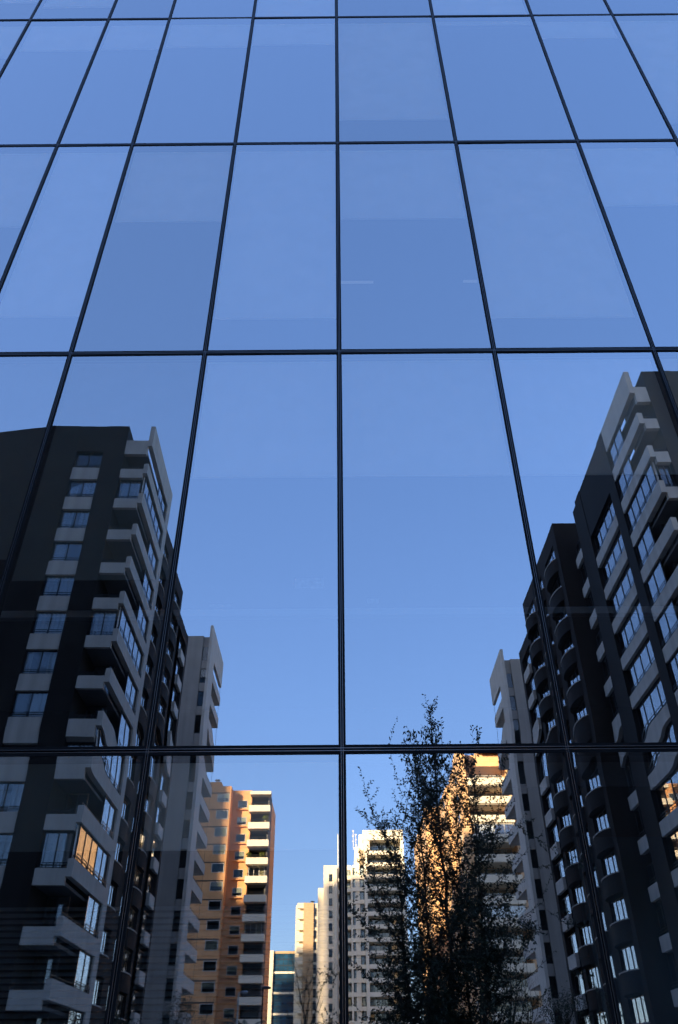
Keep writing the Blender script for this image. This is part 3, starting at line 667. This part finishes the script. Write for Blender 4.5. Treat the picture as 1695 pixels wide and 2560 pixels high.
def glass_block():
    F = Frame(-23.6, 246.0, 0, 1); t = thing('office_block', 'low office block with cream piers and blue glass between the orange and cream towers', 'office building', F.base)
    mb = MB(); mb.box(F, 0, 2.2, 0, 20, 0, 33.6); mb.box(F, 2.2, 4.0, -0.8, 20, 0, 34.0); mb.box(F, 4.0, 14, 0.9, 20, 0, 33.4); mb.build('wall', 'cream', t)
    mb = MB(); mb.box(F, 4.0, 14, -0.2, 0.5, 33.3, 33.9); mb.build('cornice', 'tan', t)
    gl = MB().box(F, 4.02, 14, 0.0, 0.05, 29.0, 33.29).build('window', 'office_glass', t)
    fr = MB()
    for i in range(8): fr.box(F, 4.05+i*1.3, 4.15+i*1.3, -0.05, -0.001, 29.0, 33.29)
    for zz in (30.4, 31.9): fr.box(F, 4.02, 14, -0.04, -0.0005, zz, zz+0.14)
    sub(fr.build('frame', 'frame', None), gl)
    bd = MB().box(F, 4.02, 14, -0.25, 0.06, 28.5, 28.99).build('white_band', 'white', t)
    for k in range(1, 7): copy_at(gl, -4.8*k); copy_at(bd, -4.8*k)
    mb = MB()
    for u in (0.4, 2.6): mb.tube([F.p(u, 0.5, 33), F.p(u, 0.5, 36)], 0.08)
    mb.tube([F.p(0.4, 0.5, 36), F.p(2.6, 0.5, 36)], 0.08); mb.build('roof_frame', 'lamp_dark', t)
    return t
glass_block()
# ------------------------------------------------------------------ trees, lamps
def tree_branches(mb, base, rn, H):
    pass
def leaf(mb, c, d, rn, L=0.07, W=0.034):
    d = d.normalized(); s = d.cross(Vector((rn.gauss(0, 1), rn.gauss(0, 1), rn.gauss(0, 1)))).normalized()*W*0.5
    up = d.cross(s).normalized()*0.006
    k = len(mb.v); L *= rn.uniform(0.7, 1.15)
    for q in (c, c+d*L*0.45+s+up, c+d*L, c+d*L*0.45-s+up): mb.v.append(tuple(q))
    mb.f.append([k, k+1, k+2]); mb.f.append([k, k+2, k+3])
def main_tree():
    rn = random.Random(11); X, Y = 2.08, 17.3
    t = thing('tree', 'slender leafy street tree with upright shoots standing dark before the sunlit towers', 'tree', (X, 2*WALL-Y, 0.13))
    tr, lf = MB(), MB(); H = 8.85
    def env(h):                                                   # crown half-width at height h
        pts = [(0.8, 0.9), (1.6, 2.0), (2.6, 2.35), (3.9, 2.3), (4.8, 2.1), (6.0, 1.7), (7.0, 1.1), (7.6, 0.65), (8.1, 0.42), (8.85, 0.1)]
        for (a, b), (c, d) in zip(pts, pts[1:]):
            if a <= h <= c: return b + (d-b)*(h-a)/(c-a)
        return 0.5
    def shoot(p, d, L, r, leaves=True, step=0.042, curve=0.25):
        pts = [p.copy()]; n = max(3, int(L/0.12)); dd = d.normalized()
        for i in range(n):
            dd = (dd + Vector((rn.gauss(0, 0.06), rn.gauss(0, 0.06), curve*0.12))).normalized(); pts.append(pts[-1] + dd*(L/n))
        tr.tube(pts, r, r*0.35, 4)
        if leaves:
            l = 0.1*L
            while l < L:
                q = pts[min(int(l/L*n), n-1)]; q = q + (pts[min(int(l/L*n)+1, n)]-q)*((l/L*n) % 1)
                a = rn.uniform(0, 6.28); side = dd.orthogonal().normalized(); side = Matrix.Rotation(a, 3, dd) @ side
                leaf(lf, q, dd*0.6 + side*0.9 + Vector((0, 0, -0.25)), rn); l += step*rn.uniform(0.6, 1.5)
        return pts
    # several upright stems
    stems = []
    for (dx, dy, top) in ((0.0, 0, 8.75), (-0.33, 0.2, 7.4), (0.28, -0.2, 6.6), (0.55, 0.15, 7.2), (-0.7, -0.1, 6.0)):
        pts = [Vector((dx*0.15, dy*0.15, 0))]; n = 16
        for i in range(1, n+1):
            f = i/n; pts.append(Vector((dx*min(1, f*2.2) + rn.gauss(0, 0.02) + dx*0.4*f, dy*min(1, f*2.2) + rn.gauss(0, 0.02), top*f)))
        tr.tube(pts, 0.06 if dx == 0 else 0.04, 0.006, 7); stems.append((pts, top))
        shoot(pts[-2], Vector((0.03, 0, 1)), 0.5, 0.004, step=0.02)
        for k in range(int(top*16)):                              # leaves and short spurs right on the stem
            f = rn.uniform(0.45, 1.0)*(len(pts)-1); p = pts[min(int(f), len(pts)-2)]; p = p + (pts[min(int(f)+1, len(pts)-1)]-p)*(f % 1); a = rn.uniform(0, 6.283)
            if rn.random() < 0.5: leaf(lf, p, Vector((math.cos(a), math.sin(a), rn.uniform(-0.2, 0.9))), rn)
            else: shoot(p, Vector((math.cos(a), math.sin(a), rn.uniform(0.5, 1.8))), rn.uniform(0.15, 0.42), 0.003, step=0.026)
    for pts, top in stems:
        nb = int(top*5)
        for i in range(nb):
            f = 0.12 + 0.86*(i+rn.random())/nb
            if rn.random() < 0.0: continue
            k = f*(len(pts)-1); p = pts[int(k)] + (pts[min(int(k)+1, len(pts)-1)]-pts[int(k)])*(k % 1)
            a = rn.uniform(0, 6.283); e = env(p.z)
            out = Vector((math.cos(a), math.sin(a), 0)); rise = rn.uniform(0.35, 1.3)
            L = max(0.22, (e - (p.x*out.x+p.y*out.y)*0.8) * rn.uniform(0.4, 1.15)) * math.hypot(1, rise)*0.8
            L = min(L, 2.7, e*1.5)
            if p.z > 6.8: L *= 0.6
            bp = shoot(p, out + Vector((0, 0, rise)), L, 0.012 if L > 0.8 else 0.006, leaves=True, step=0.03)
            m = int(L*(13 if p.z < 3.6 else 8))
            for j in range(m):
                q = bp[rn.randrange(len(bp)//4, len(bp))]; a2 = rn.uniform(0, 6.283)
                o2 = Vector((math.cos(a2), math.sin(a2), rn.uniform(-0.2, 1.6)))
                shoot(q, o2, rn.uniform(0.12, 0.5), 0.003, step=0.03 if p.z < 5.5 else 0.036)
    for i in range(120):
        pts, top = stems[rn.randrange(len(stems))]; k = rn.uniform(0.08, 0.46)*(len(pts)-1)*8.75/top*0.9; k = min(k, len(pts)-2.01); p = pts[int(k)]; a = rn.uniform(0, 6.283)
        L = rn.uniform(0.5, 1.5); bp = shoot(p, Vector((math.cos(a), math.sin(a), rn.uniform(0.1, 0.9))), L, 0.009, step=0.03)
        for j in range(int(L*14)):
            a2 = rn.uniform(0, 6.283); shoot(bp[rn.randrange(2, len(bp))], Vector((math.cos(a2), math.sin(a2), rn.uniform(-0.5, 1.0))), rn.uniform(0.15, 0.5), 0.003, step=0.028)
    for (x, z, L, dx, dz) in ((2.2, 3.4, 0.8, 0.9, -0.5), (2.0, 4.4, 0.8, 0.8, -0.6), (1.9, 5.2, 0.8, 0.9, 0.1), (1.5, 6.1, 0.9, 0.9, -0.5), (2.3, 2.6, 0.8, 0.9, 0.1), (-2.0, 3.3, 0.6, -1, 0.2), (-1.9, 2.5, 0.8, -0.9, 0.2)):
        shoot(Vector((x*0.35, 0, z-0.5)), Vector((x*0.65, 0.1, 0.5)), 1.5, 0.008); bp = shoot(Vector((x, 0.05, z)), Vector((dx, 0.1, dz)), L, 0.004, step=0.022, curve=-0.3)
        for j in range(6): shoot(bp[rn.randrange(1, len(bp))], Vector((dx*0.5, rn.uniform(-0.4, 0.4), rn.uniform(-1, 0.6))), rn.uniform(0.2, 0.5), 0.003, step=0.026)
    # a few long whips that stand clear of the crown
    for (x, y, z, L, lean) in ((-1.35, 0.2, 5.6, 0.75, -0.5), (-1.1, -0.3, 5.5, 0.8, -0.2), (-0.75, 0.1, 6.6, 0.85, -0.35), (-0.55, -0.2, 7.2, 0.6, -0.2), (0.5, 0.1, 7.4, 0.5, 0.9), (1.2, 0.0, 6.6, 0.7, 0.5), (1.6, 0.2, 5.9, 0.5, 0.7), (-1.7, 0, 4.2, 0.6, -0.9), (1.9, 0.1, 4.6, 0.6, 0.8)):
        shoot(Vector((x*0.55, y, z-0.55)), Vector((x*0.45, 0, 0.55)), 0.8, 0.007)
        shoot(Vector((x, y, z)), Vector((lean, 0.1, 1)), L, 0.004, step=0.028)
    tr.build('trunk', 'bark', t, smooth=True); lf.build('crown', 'leaf', t, recalc=False)
    print('leaves', len(lf.f)//2)
main_tree()
def bare_tree(label, X, Y, H, seed):
    rn = random.Random(seed); t = thing('bare_tree', label, 'tree', (X, 2*WALL-Y, 0)); mb = MB(); tw = MB()
    def grow(p, d, L, r, lev, mb):
        pts = [p]; n = 5
        for i in range(n):
            d = (d + Vector((rn.gauss(0, 0.10), rn.gauss(0, 0.10), 0.06))).normalized(); pts.append(pts[-1]+d*(L/n))
        mb.tube(pts, r, r*0.45, 5 if lev < 2 else 3)
        if lev < 4:
            for i in range(7 if lev == 0 else 4):
                k = rn.randrange(1, n+1) if lev else rn.randrange(2, n+1); a = rn.uniform(0, 6.28); s = rn.uniform(0.45, 0.9)
                nd = (d*1.0 + Vector((math.cos(a)*s, math.sin(a)*s, 0.25))).normalized()
                grow(pts[k], nd, L*rn.uniform(0.42, 0.62), r*0.42, lev+1, tw)
    grow(Vector((0, 0, 0)), Vector((0, 0, 1)), H*0.62, H*0.012, 0, mb)
    mb.build('trunk', 'bark', t, smooth=True); tw.build('crown', 'bark', t)
bare_tree('bare winter tree before the cream and white towers', -3.0, 72.0, 10.5, 3)
bare_tree('bare winter tree before the right grey concrete tower', 11.6, 62.0, 11.0, 5)
bare_tree('bare winter tree near the foot of the orange brick tower', -10.8, 66.0, 7.0, 9)
def palm(label, X, Y, H, seed):
    rn = random.Random(seed); t = thing('palm_tree', label, 'palm', (X, 2*WALL-Y, 0)); tr, cr = MB(), MB()
    tr.tube([(0, 0, 0), (0.05, 0, H*0.5), (0, 0.05, H)], 0.22, 0.17, 10); tr.build('trunk', 'bark', t, smooth=True)
    for i in range(26):
        a = rn.uniform(0, 6.28); e = rn.uniform(-0.1, 1.2); p = Vector((0, 0, H)); d = Vector((math.cos(a)*math.cos(e), math.sin(a)*math.cos(e), math.sin(e)))
        side = Vector((-math.sin(a), math.cos(a), 0))
        for k in range(12):
            q = p + d*0.19; d = (d + Vector((0, 0, -0.13))).normalized()
            for sgn in (1, -1):
                n = len(cr.v); tip = p + side*sgn*0.45*math.sin((k+1)/13*2.9+0.2) + d*0.25 - Vector((0, 0, 0.12))
                cr.v += [tuple(p), tuple(q), tuple(tip)]; cr.f.append([n, n+1, n+2])
            p = q
    cr.build('crown', 'palm', t, recalc=False)
palm('palm with arching fronds at the foot of the orange brick tower', -8.6, 80.0, 5.6, 2)
palm('palm with arching fronds beside the low office block', -7.4, 84.0, 5.2, 4)
def shrub_tree(label, X, Y, H, w, seed):
    t = thing('street_tree', label, 'tree', (X, 2*WALL-Y, 0)); rn = random.Random(seed); tr, lf = MB(), MB()
    tr.tube([(0, 0, 0), (0.05, 0.03, H*0.45), (0, 0, H*0.8)], 0.12, 0.04, 8)
    for i in range(46):
        a = rn.uniform(0, 6.28); z = H*rn.uniform(0.38, 0.98); r = w*math.sqrt(max(0.05, 1-((z/H-0.62)/0.42)**2))*rn.uniform(0.2, 1)
        c = Vector((math.cos(a)*r, math.sin(a)*r, z)); tr.tube([(0, 0, z*0.75), tuple(c)], 0.03, 0.008, 4)
        for j in range(70):
            leaf(lf, c + Vector((rn.gauss(0, 0.30), rn.gauss(0, 0.30), rn.gauss(0, 0.25))), Vector((rn.gauss(0, 1), rn.gauss(0, 1), rn.gauss(0, 1))), rn, 0.13, 0.07)
    tr.build('trunk', 'bark', t); lf.build('crown', 'leaf', t, recalc=False)
shrub_tree('small round street tree at the foot of the left grey concrete tower', -11.3, 62.0, 7.2, 1.7, 21)
shrub_tree('small round street tree at the foot of the left balcony tower', -11.2, 47.0, 4.9, 1.3, 22)
shrub_tree('small round street tree at the foot of the right grey concrete tower', 13.9, 58.0, 6.6, 1.7, 23)
def lamp(label, X, Y, H, arm, m, head):
    t = thing('street_lamp', label, 'street lamp', (X, 2*WALL-Y, 0))
    mb = MB(); mb.tube([(0, 0, 0), (0, 0, H)], 0.085, 0.055, 8); mb.tube([(0, 0, 0), (0, 0, 0.5)], 0.14, 0.12, 8)
    mb.tube([(0, 0, H-0.06), (arm*0.5, 0, H+0.05), (arm, 0, H+0.06)], 0.04, 0.035, 6); mb.build('pole', m, t)
    mb = MB(); mb.tube([(arm, 0, H+0.10), (arm, 0, H+0.02)], head*0.35, head*0.5, 10); mb.tube([(arm, 0, H+0.019), (arm, 0, H-0.06)], head*0.5, head*0.42, 10); mb.build('lamp_head', m, t)
lamp('pale grey street lamp with a short arm before the orange brick tower', -7.0, 60.0, 7.1, 0.4, 'galv', 0.45)
lamp('dark street lamp with a flat round head before the low office block', -6.4, 71.0, 8.4, 0.25, 'lamp_dark', 0.8)
